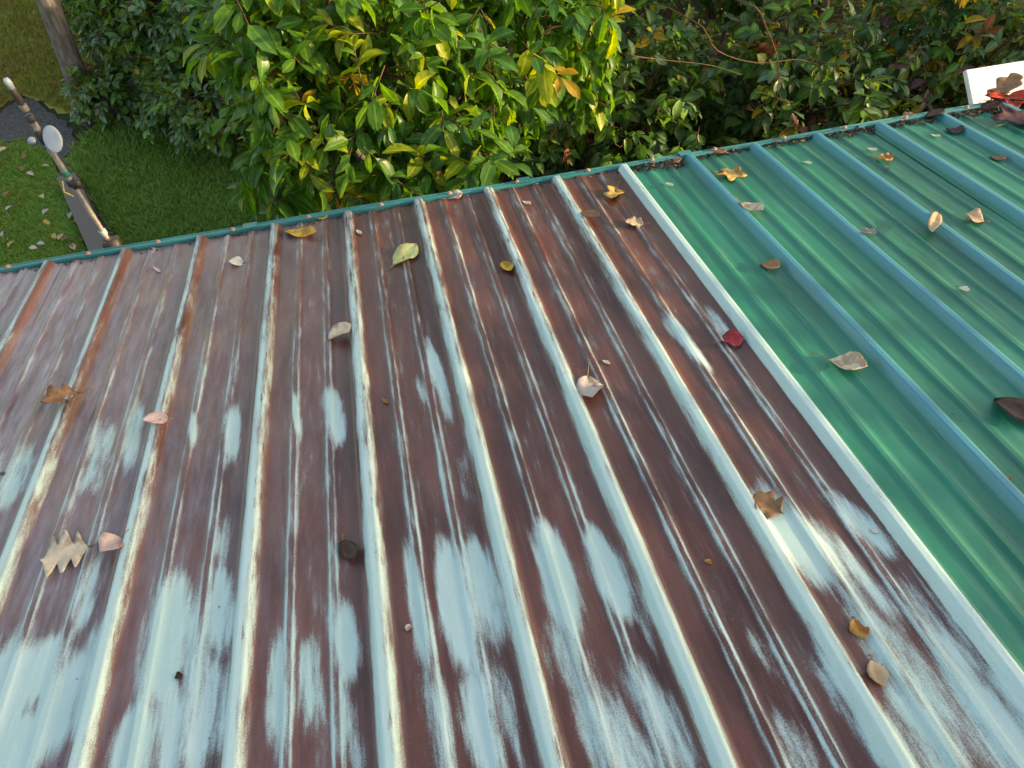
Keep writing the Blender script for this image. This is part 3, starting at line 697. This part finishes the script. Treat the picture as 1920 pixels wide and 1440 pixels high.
# ------------------------------------------------------------------ floodlight pole
px0, pz = at_y(120, 320, .5), at_y(10, 155, .5).z
PX = px0.x
pole = empty('floodlight_pole', (PX, .5, 0)); tag(pole, 'slim pale pole with dark clamps and a white floodlight, beyond the eave at left', 'pole')
rel = lambda x, y: at_y(x, y, .5).z
mesh_obj('conduit', *tube([(0, 0, -.05), (0, 0, 1.2), (0, 0, pz - .12)], [.0105, .0105, .010], 14), M_PIPE, pole, True)
mesh_obj('pole_cap', *tube([(0, 0, pz - .02), (0, 0, pz + .004), (0, 0, pz + .012)], [.0105, .011, .008], 12), M_WHITE, pole, True)
def ring(z0, z1, r, mat, nm, extra=None):
    sh = [tube([(0, 0, z0), (0, 0, z0 + (z1 - z0) * .1), (0, 0, z1 - (z1 - z0) * .1), (0, 0, z1)], [r * .9, r, r, r * .9], 12)]
    if extra: sh += extra
    return mesh_obj(nm, *join(sh), mat, pole, True)
ring(rel(36, 195), pz - .02, .0115, M_DARK, 'sleeve')
ring(rel(45, 208), rel(38, 197), .0125, M_PIPE, 'collar')
ring(rel(58, 228), rel(50, 216), .0135, M_DARK, 'clamp')
zl = rel(75, 257)
ring(rel(82, 268), rel(66, 243), .016, M_DARK, 'lamp_bracket', [tube([(0, 0, zl), (.03, -.01, zl + .005), (.055, -.015, zl + .01)], [.011, .012, .010], 8)])
ring(rel(124, 330), rel(118, 320), .012, M_GREENTAPE, 'tape')
ring(rel(140, 347), rel(130, 336), .016, M_DARK, 'clamp', [box((.018, -.012, rel(135, 342)), (.03, .02, .03))])
ring(rel(196, 440), rel(190, 431), .014, M_WHITE, 'coupling')
ring(rel(214, 470) - .08, rel(200, 446), .018, M_DARK, 'junction_box', [box((.012, -.012, rel(208, 458)), (.055, .045, .06))])
mesh_obj('wire', *tube([(-.02, -.012, rel(124, 335)), (-.032, -.02, rel(130, 352)), (-.022, -.018, rel(133, 358)), (-.014, -.014, rel(136, 364))], [.0025] * 4, 6), M_YELLOW, pole, True)
# lamp: bell-shaped reflector facing up-right with a lens
def lathe(prof_, n=24):
    vs, fs = [], []
    for z, r in prof_:
        for k in range(n): w = 2 * math.pi * k / n; vs.append((r * math.cos(w), r * math.sin(w), z))
    for i in range(len(prof_) - 1):
        for k in range(n): fs.append((i * n + k, i * n + (k + 1) % n, (i + 1) * n + (k + 1) % n, (i + 1) * n + k))
    fs.append(tuple(range(n - 1, -1, -1))); fs.append(tuple((len(prof_) - 1) * n + k for k in range(n)))
    return vs, fs
lamp = mesh_obj('floodlight', *lathe([(-.055, .012), (-.045, .022), (-.02, .040), (.0, .054), (.012, .060), (.016, .060), (.018, .056), (.0185, .04), (.019, .0006)]), M_WHITE, pole, True)
lc = at_y(100, 254, .5); lamp.location = (lc.x - PX + .005, -.02, lc.z)
lamp.scale = (.5, .72, .7)
lamp.rotation_euler = Vector((-.12, -.8, .5)).to_track_quat('Z', 'Y').to_euler()
lamp2 = mesh_obj('floodlight', *lathe([(-.04, .010), (-.03, .018), (-.01, .03), (.0, .036), (.008, .038), (.012, .03), (.014, .008)]), M_WHITE, pole, True)
lc = at_y(60, 266, .55); lamp2.location = (lc.x - PX, .055, lc.z); lamp2.scale = (.36,) * 3; lamp2.rotation_euler = Vector((-.6, .7, -.1)).to_track_quat('Z', 'Y').to_euler()

# ------------------------------------------------------------------ white board beyond the eave at the right
wb, wt = at_y(1824, 196, .30), at_y(1832, 131, .41)
vdir = (wt - wb); vdir.x = 0; vdir.normalize()
nrm = Vector((0, -vdir.z, vdir.y))
Lb = (wt - wb).length
c0 = Vector((wb.x, wb.y, wb.z)); W2 = .62; dn = .16
vs = []
for th in (0, -.022):
    for (du_, dv_) in ((0, -dn), (W2, -dn), (W2, Lb), (0, Lb)):
        vs.append(c0 + Vector((du_, 0, 0)) + vdir * dv_ + nrm * th)
bd = empty('white_board', (wb.x + .3, .5, 0)); tag(bd, 'white painted board tilted beyond the eave behind red leaves, top right', 'board')
o = mesh_obj('board', [v - bd.location for v in vs], [(0, 1, 2, 3), (7, 6, 5, 4), (0, 4, 5, 1), (1, 5, 6, 2), (2, 6, 7, 3), (3, 7, 4, 0)], M_BOARD, bd); bevel(o, .004)
for dx in (-.2, .2):
    mesh_obj('post', *join([box((dx, -.13, 1.09), (.06, .06, 2.2))]), M_WOOD, bd)

# ------------------------------------------------------------------ fallen leaves on the roof
def fl_mat(name, c1, c2, c3=None, rough=.65):
    t = NT(name); co = t.coords(); f = t.noise(co, 60, 4, .65); f2 = t.noise(co, 22, 3, .6)
    col = t.mix(t.rng(f, .3, .7), c1, c2)
    if c3: col = t.mix(t.rng(f2, .52, .62), col, c3)
    b = t.bsdf(col, rough, .3, normal=t.bump(f, .4, .003))
    tr = t.node('ShaderNodeBsdfTranslucent'); t.l.new(col, tr.inputs['Color'])
    mx = t.node('ShaderNodeMixShader'); mx.inputs[0].default_value = .2
    t.l.new(b.outputs[0], mx.inputs[1]); t.l.new(tr.outputs[0], mx.inputs[2])
    return t.done(mx.outputs[0])
FM = {'tan': fl_mat('dry_tan', (.52, .34, .19), (.68, .50, .33)), 'pale': fl_mat('dry_pale', (.62, .50, .36), (.76, .65, .50), (.46, .34, .23)),
      'pink': fl_mat('dry_pinkish', (.60, .42, .37), (.70, .56, .50), (.5, .25, .2)), 'brown': fl_mat('dry_brown', (.24, .12, .06), (.38, .21, .11)),
      'dark': fl_mat('wet_dark_brown', (.035, .018, .014), (.085, .042, .03), rough=.4), 'orange': fl_mat('dry_orange', (.55, .26, .06), (.66, .36, .11), (.36, .14, .04)),
      'yellow': fl_mat('fallen_yellow', (.66, .40, .04), (.72, .50, .08), (.5, .24, .04)), 'lime': fl_mat('fallen_lime', (.50, .56, .20), (.62, .66, .32), (.55, .45, .2)),
      'red': fl_mat('fallen_crimson', (.30, .018, .03), (.45, .05, .06), rough=.4), 'scarlet': fl_mat('fallen_scarlet', (.45, .03, .015), (.55, .08, .03), (.2, .02, .02)),
      'plum': fl_mat('fallen_plum', (.07, .03, .035), (.13, .06, .065)), 'cream': fl_mat('cream_scrap', (.66, .62, .50), (.76, .72, .60)), 'grey': fl_mat('dry_greyish', (.50, .42, .37), (.64, .56, .51), (.32, .25, .21)),
      'gold': fl_mat('fallen_gold', (.58, .36, .09), (.68, .47, .16), (.42, .2, .06))}
M_STALK = simple_mat('leaf_stalk', (.22, .13, .06), (.34, .22, .11), 60, .7)
GRP = 'fallen leaves on the metal roof'
def star_leaf(L, lobes, depth, cup, seed):
    """palmate leaf (maple kind): radial outline, two rings, cupped"""
    rnd = random.Random(seed); n = 30; vs = [(L * .42, 0, 0)]; fs = []
    for ringi in (.5, 1.0):
        for k in range(n):
            w = 2 * math.pi * (k + .5) / n; q = abs(math.sin(w * lobes / 2))
            r = L * .5 * ((1 - depth) + depth * (1 - q) ** .8) * (1 - .25 * (abs(w - math.pi) < .5)) * rnd.uniform(.86, 1.08)
            if ringi < 1: r = r * .5 + .25 * L * .4
            r *= 1 if ringi == 1 else .9
            vs.append((L * .42 + r * math.cos(w), r * math.sin(w), cup * L * (ringi ** 2) * (.5 + .5 * math.sin(w * 2 + seed)) + rnd.uniform(-.015, .015) * L))
    for k in range(n):
        k2 = (k + 1) % n
        fs.append((0, 1 + k, 1 + k2)); fs.append((1 + k, 1 + n + k, 1 + n + k2, 1 + k2))
    return vs, fs
def fallen(b, t, wr, kind, col, label, curl=.5, fold=.35, stalk=.35, on=None, tilt=0.0, seed=None):
    """leaf lying on the roof from base pixel b to tip pixel t, wr = width / length"""
    seed = seed if seed is not None else int(b[0] * 3 + b[1])
    p, q = on_roof(*b, .008), on_roof(*t, .008)
    d = q - p; L = max(math.hypot(d.x, d.y), .012)
    pw = ROOF @ (p + Vector((-d.y, d.x, 0)) * .5); qw = ROOF @ (p - Vector((-d.y, d.x, 0)) * .5)
    x0, y0, _ = to_px(pw); x1, y1, _ = to_px(qw)
    wr = min(1.5, wr * math.hypot(b[0] - t[0], b[1] - t[1]) / max(math.hypot(x1 - x0, y1 - y0), 1)) * 1.1   # width measured across the leaf as seen
    fold *= .42; curl *= .42
    if kind == 'oak': vs, fs = strip_leaf(L, L * wr, -curl, fold, n=30, lobes=3, depth=.66, seed=seed, cols=2, twist=.3)
    elif kind == 'lobed': vs, fs = strip_leaf(L, L * wr, -curl, fold, n=20, lobes=2.4, depth=.5, seed=seed, cols=2, twist=.5)
    elif kind == 'star': vs, fs = star_leaf(L, 5, .55, curl * .3, seed)
    else: vs, fs = strip_leaf(L, L * wr, -curl, fold, n=12, seed=seed, cols=2, twist=.6, shape=random.Random(seed).uniform(.75, 1.05))
    a = math.atan2(d.y, d.x); ca, sa = math.cos(a), math.sin(a)
    rot = [Vector((x * ca - y * sa, x * sa + y * ca, z + tilt * y)) for x, y, z in vs]
    lift = max(height(p.x + v.x) - v.z for v in rot) if on is None else on
    # settle: each leaf rests on the highest support under it, sagging a little
    sup = sorted(height(p.x + v.x) - v.z for v in rot)
    lift = sup[int(len(sup) * .93)] + .0035
    o = mesh_obj('fallen_leaf', rot, fs, FM[col]); o.data.shade_smooth()
    o.matrix_world = ROOF @ Matrix.Translation((p.x, p.y, lift))
    o.modifiers.new('body', 'SOLIDIFY').thickness = .0008
    tag(o, label, 'leaf', GRP)
    if stalk:
        e = Vector((-ca * L * stalk, -sa * L * stalk, 0)) + Vector((random.uniform(-.1, .1) * L, random.uniform(-.1, .1) * L, 0))
        z0 = rot[len(rot) // 2 if kind == 'star' else 2].z
        st = rot[2] if kind != 'star' else Vector((0, 0, rot[0].z))
        en = e + Vector((0, 0, max(st.z, height(p.x + e.x) - lift + .002)))
        mesh_obj('stalk', *tube([st + (st - en) * .15, st.lerp(en, .5) + Vector((0, 0, .004)), en], [.0011, .001, .0013], 5), M_STALK, o, True)
    return o
FL = [
 ((172, 1022), (78, 1052), .72, 'oak', 'pale', 'large pale tan oak leaf with deep lobes near the left edge', .35, .2, .5),
 ((232, 1012), (193, 1045), .75, 'plain', 'pink', 'small pinkish curled leaf just right of the large oak leaf', 1.1, .8, .4),
 ((160, 738), (84, 772), .42, 'lobed', 'brown', 'crumpled brown leaf lying across the second rib from the left edge', 1.2, .9, .3),
 ((318, 790), (272, 800), .45, 'plain', 'pink', 'small pinkish white curled leaf on the third rib from the left', 1.2, .8, .2),
 ((455, 492), (430, 490), .75, 'plain', 'cream', 'small round cream leaf near the eave at left', .9, .7, .3),
 ((535, 432), (595, 440), .42, 'plain', 'yellow', 'bright yellow leaf at the eave in the left half', .5, .25, .15),
 ((738, 496), (782, 462), .62, 'plain', 'lime', 'pale lime green leaf on the brown panel below the eave', .6, .4, .3),
 ((615, 636), (662, 618), .48, 'plain', 'pale', 'pale folded leaf against the left side of a mint rib', 1.0, .9, .15),
 ((943, 488), (960, 510), .8, 'plain', 'yellow', 'small golden yellow leaf beside a rib in the centre', .7, .5, .2),
 ((1102, 704), (1110, 756), .85, 'plain', 'grey', 'rounded greyish tan leaf with upright stalk in mid roof', .9, .5, .4),
 ((1158, 348), (1146, 378), 1.05, 'lobed', 'gold', 'golden lobed leaf near the eave left of the brown-green boundary', .6, .5, .3),
 ((1090, 398), (1124, 420), .5, 'plain', 'brown', 'brown and yellow curled leaf beside a rib under the eave', 1.1, .7, .2),
 ((1210, 420), (1172, 418), .45, 'lobed', 'tan', 'tan lobed leaf on the brown panel below the golden one', .6, .4, .2),
 ((1352, 640), (1394, 634), .68, 'plain', 'red', 'crimson leaf against the rib where brown meets green', .5, .35, .25),
 ((1553, 672), (1626, 694), .42, 'plain', 'pale', 'pale tan curled leaf with long stalk in the middle of the green panel', .9, .7, .5),
 ((1388, 380), (1430, 403), .55, 'plain', 'pale', 'cream leaf with stalk on the green panel near the brown boundary', .9, .6, .45),
 ((1344, 322), (1408, 332), .9, 'star', 'gold', 'golden star-shaped maple leaf at the eave of the first green panel', .6, .3, .1),
 ((1426, 494), (1462, 503), .5, 'plain', 'brown', 'light brown oval leaf against the first green rib', .6, .5, 0),
 ((1604, 426), (1640, 448), .5, 'lobed', 'grey', 'crumpled greyish leaf on the second green pan', 1.3, .9, .2),
 ((1757, 404), (1740, 456), .42, 'plain', 'tan', 'long tan leaf lying across a blue-green rib at right', .7, .9, .0),
 ((1846, 412), (1806, 406), .5, 'plain', 'tan', 'brown and tan curled leaf near the right edge beside a dark seam', 1.1, .7, .15),
 ((1640, 294), (1674, 298), .42, 'lobed', 'orange', 'small orange lobed leaf near the eave on green', .6, .4, .2),
 ((1858, 290), (1884, 300), .55, 'plain', 'brown', 'light brown leaf near the right edge below the eave', .8, .5, 0),
 ((1864, 748), (1960, 800), .42, 'plain', 'dark', 'large dark brown leaf cut by the right edge', .6, .6, .0),
 ((1470, 965), (1412, 932), .72, 'lobed', 'brown', 'brown two-lobed leaf at the top of a mint patch lower right', .4, .4, 0),
 ((1602, 1158), (1620, 1198), .75, 'plain', 'orange', 'orange leaf low in the right half, the upper of two', .6, .5, .15),
 ((1636, 1234), (1654, 1286), .62, 'plain', 'tan', 'peach tan leaf low in the right half, the lower of two', .6, .5, .2),
 ((642, 1010), (668, 1052), .62, 'plain', 'dark', 'dark brown leaf low on the brown pan left of centre', .8, .8, .2),
 ((768, 1168), (762, 1182), .8, 'plain', 'grey', 'tiny greyish bud on the lower centre of the roof', 1.0, .8, 0),
 ((340, 1262), (328, 1270), .8, 'plain', 'dark', 'tiny dark brown scrap on the mint paint at lower left', 1.0, .8, 0),
 ((-2, 884), (8, 888), .8, 'plain', 'dark', 'tiny dark scrap at the left edge', 1.0, .8, 0),
 ((1798, 536), (1818, 545), .5, 'plain', 'cream', 'tiny cream scrap on green towards the right edge', 1.0, .7, .2),
 ((1248, 340), (1262, 350), .5, 'plain', 'cream', 'tiny white scrap on the first green pan at the eave', 1.0, .7, 0),
 ((1506, 300), (1522, 309), .5, 'plain', 'cream', 'tiny white scrap below the eave on the second green pan', 1.0, .7, 0),
 ((1626, 275), (1644, 284), .5, 'plain', 'cream', 'tiny white scrap below the eave on the third green pan', 1.0, .7, 0),
 ((1746, 249), (1762, 258), .5, 'plain', 'cream', 'tiny white scrap below the eave on the fourth green pan', 1.0, .7, 0),
 ((1774, 240), (1806, 248), .5, 'plain', 'plum', 'dull purple leaf on a green rib near the eave at right', .7, .5, 0),
 ((1735, 222), (1770, 214), .5, 'plain', 'dark', 'dark curled leaf lying on the eave trim at right', .7, .5, 0),
 ((1682, 222), (1712, 216), .5, 'lobed', 'brown', 'brown leaf lying against the eave trim at right', .9, .5, .3),
 ((1336, 288), (1362, 284), .4, 'plain', 'brown', 'small brown leaf lying along the trim above the maple leaf', .7, .5, 0),
 ((1256, 306), (1278, 300), .4, 'plain', 'brown', 'small brown leaf on the trim at the first green rib', .8, .5, 0),
 ((838, 372), (868, 364), .45, 'plain', 'pink', 'pinkish curled leaf on the eave trim in the centre', .9, .6, .2),
 ((586, 404), (616, 408), .4, 'plain', 'yellow', 'yellow leaf resting on the trim above the bright yellow one', .6, .4, .2),
 ((1322, 1046), (1336, 1056), .5, 'plain', 'orange', 'tiny orange scrap on the dark brown pan, lower right', .7, .5, 0),
 ((716, 744), (726, 756), .5, 'plain', 'orange', 'tiny orange scrap on the brown pan in the centre', .7, .5, 0),
 ((980, 374), (996, 384), .45, 'plain', 'cream', 'tiny cream scrap under the eave in the centre', .8, .5, 0),
 ((668, 428), (678, 440), .5, 'plain', 'cream', 'tiny white scrap just below the eave left of the lime leaf', .8, .5, 0),
 ((1130, 672), (1144, 682), .4, 'plain', 'cream', 'tiny white scrap above the rounded greyish leaf', .8, .5, 0),
 ((1634, 988), (1648, 998), .45, 'plain', 'cream', 'tiny white scrap beside the boundary rib, lower right', .8, .5, 0),
 ((1868, 205), (1925, 172), .8, 'star', 'scarlet', 'scarlet leaf in the pile at the top right corner', .8, .4, .2),
 ((1855, 188), (1905, 160), .8, 'lobed', 'brown', 'dry brown leaf standing on top of the pile before the white board', 1.2, .8, .2),
 ((1880, 240), (1935, 210), .7, 'star', 'plum', 'purple brown leaf below the scarlet one at the right edge', .8, .5, .2),
 ((1840, 208), (1880, 196), .6, 'plain', 'dark', 'dark wet leaf left in the pile before the white board', .9, .6, .2),
 ((1905, 200), (1960, 180), .6, 'star', 'dark', 'dark leaf behind the scarlet one at the right edge', .9, .6, .2),
 ((1660, 312), (1668, 318), .4, 'plain', 'red', 'tiny red scrap on the dark lapped seam', .8, .5, 0),
 ((1885, 893), (1898, 900), .4, 'plain', 'brown', 'tiny brown scrap on green at the lower right edge', .8, .5, 0),
 ((300, 508), (288, 500), .4, 'plain', 'pink', 'tiny pink scrap below the eave at left', .8, .5, 0),
]
for r in FL:
    fallen(*r[:6], curl=r[6], fold=r[7], stalk=r[8])
# dark litter caught against the trim on the green panels: too small to count
Vs, Fs, Mi, off = [], [], [], 0
lm_ = [FM['dark'], FM['brown'], FM['plum']]
lit_var = [strip_leaf(.03, .014, random.uniform(.3, 1.4), random.uniform(.2, .8), n=3, seed=k) for k in range(5)]
def litter(u, v, n, s):
    global off
    vs, fs = random.choice(lit_var); A = np.array(vs) * s; w = random.uniform(0, 6.28)
    R_ = np.array(Matrix.Rotation(w, 3, 'Z') @ Matrix.Rotation(random.uniform(-.4, .4), 3, 'X'))
    P = A @ R_.T + np.array([u, v, n]); M_ = np.array(ROOF); P = P @ M_[:3, :3].T + M_[:3, 3]
    Vs.append(P); Fs.append(np.array(fs) + off); Mi.append(np.full(len(fs), random.choice([0, 0, 0, 1, 2]))); off += len(P)
for k in range(8, 18):
    amt = random.uniform(.5, 1.2)
    for i in range(int(120 * amt)):
        f = random.random(); u = (k + .12 + .76 * f) * S
        dep = .055 * amt * (.35 + .65 * abs(math.sin(f * 5 + k * 1.7)))
        litter(u, -dep * random.random() ** 1.6, height(u) + .0035 + random.uniform(0, .006), random.uniform(.25, .8))
for k in range(-4, 8):
    for i in range(18): 
        u = (k + random.uniform(.12, .88)) * S; litter(u, -random.random() * .018, height(u) + .004, random.uniform(.2, .5))
for i in range(240):
    u = 3.42 + random.random() * .45; litter(u, .02 - random.random() ** 1.5 * .10, .016 + random.uniform(0, .02), random.uniform(.5, 1.3))
for i in range(260):      # crumbs washed against the ribs
    k = random.randint(-4, 16); u = (k + random.choice((random.uniform(.12, .2), random.uniform(.8, .88), random.uniform(.15, .85)))) * S; litter(u, -random.random() ** 1.3 * 1.9, height(u) + .0035, random.uniform(.06, .2))
o = bpy.data.objects.new('leaf_litter', bulk_mesh('leaf_litter', np.concatenate(Vs), np.concatenate(Fs), np.concatenate(Mi), lm_)); link(o)
tag(o, 'dark leaf litter along the eave trim and tiny crumbs over the roof', 'leaf litter', kind='stuff')

# leaves lying on the lawn
lmv = [make_leaf_mesh('lawn_leaf', FM[c], .075, .045, .4, .4, n=4, seed=i)[0] for i, c in enumerate(('tan', 'brown', 'pale', 'grey', 'gold'))]
for i in range(30):
    p = on_ground(random.uniform(-10, 150), random.uniform(275, 500), .05)
    if not inside(LAWN, np.array([[p.x, p.y]]))[0]: continue
    o = bpy.data.objects.new('lawn_leaf', lmv[i % 5]); link(o); o.location = (p.x, p.y, .05)
    o.rotation_euler = (random.uniform(-.3, .3), random.uniform(-.2, .2), random.uniform(0, 6.28)); o.scale = (1,) * 3
    tag(o, 'small dry leaf lying on the green lawn at far left', 'leaf', 'dry leaves scattered on the lawn')
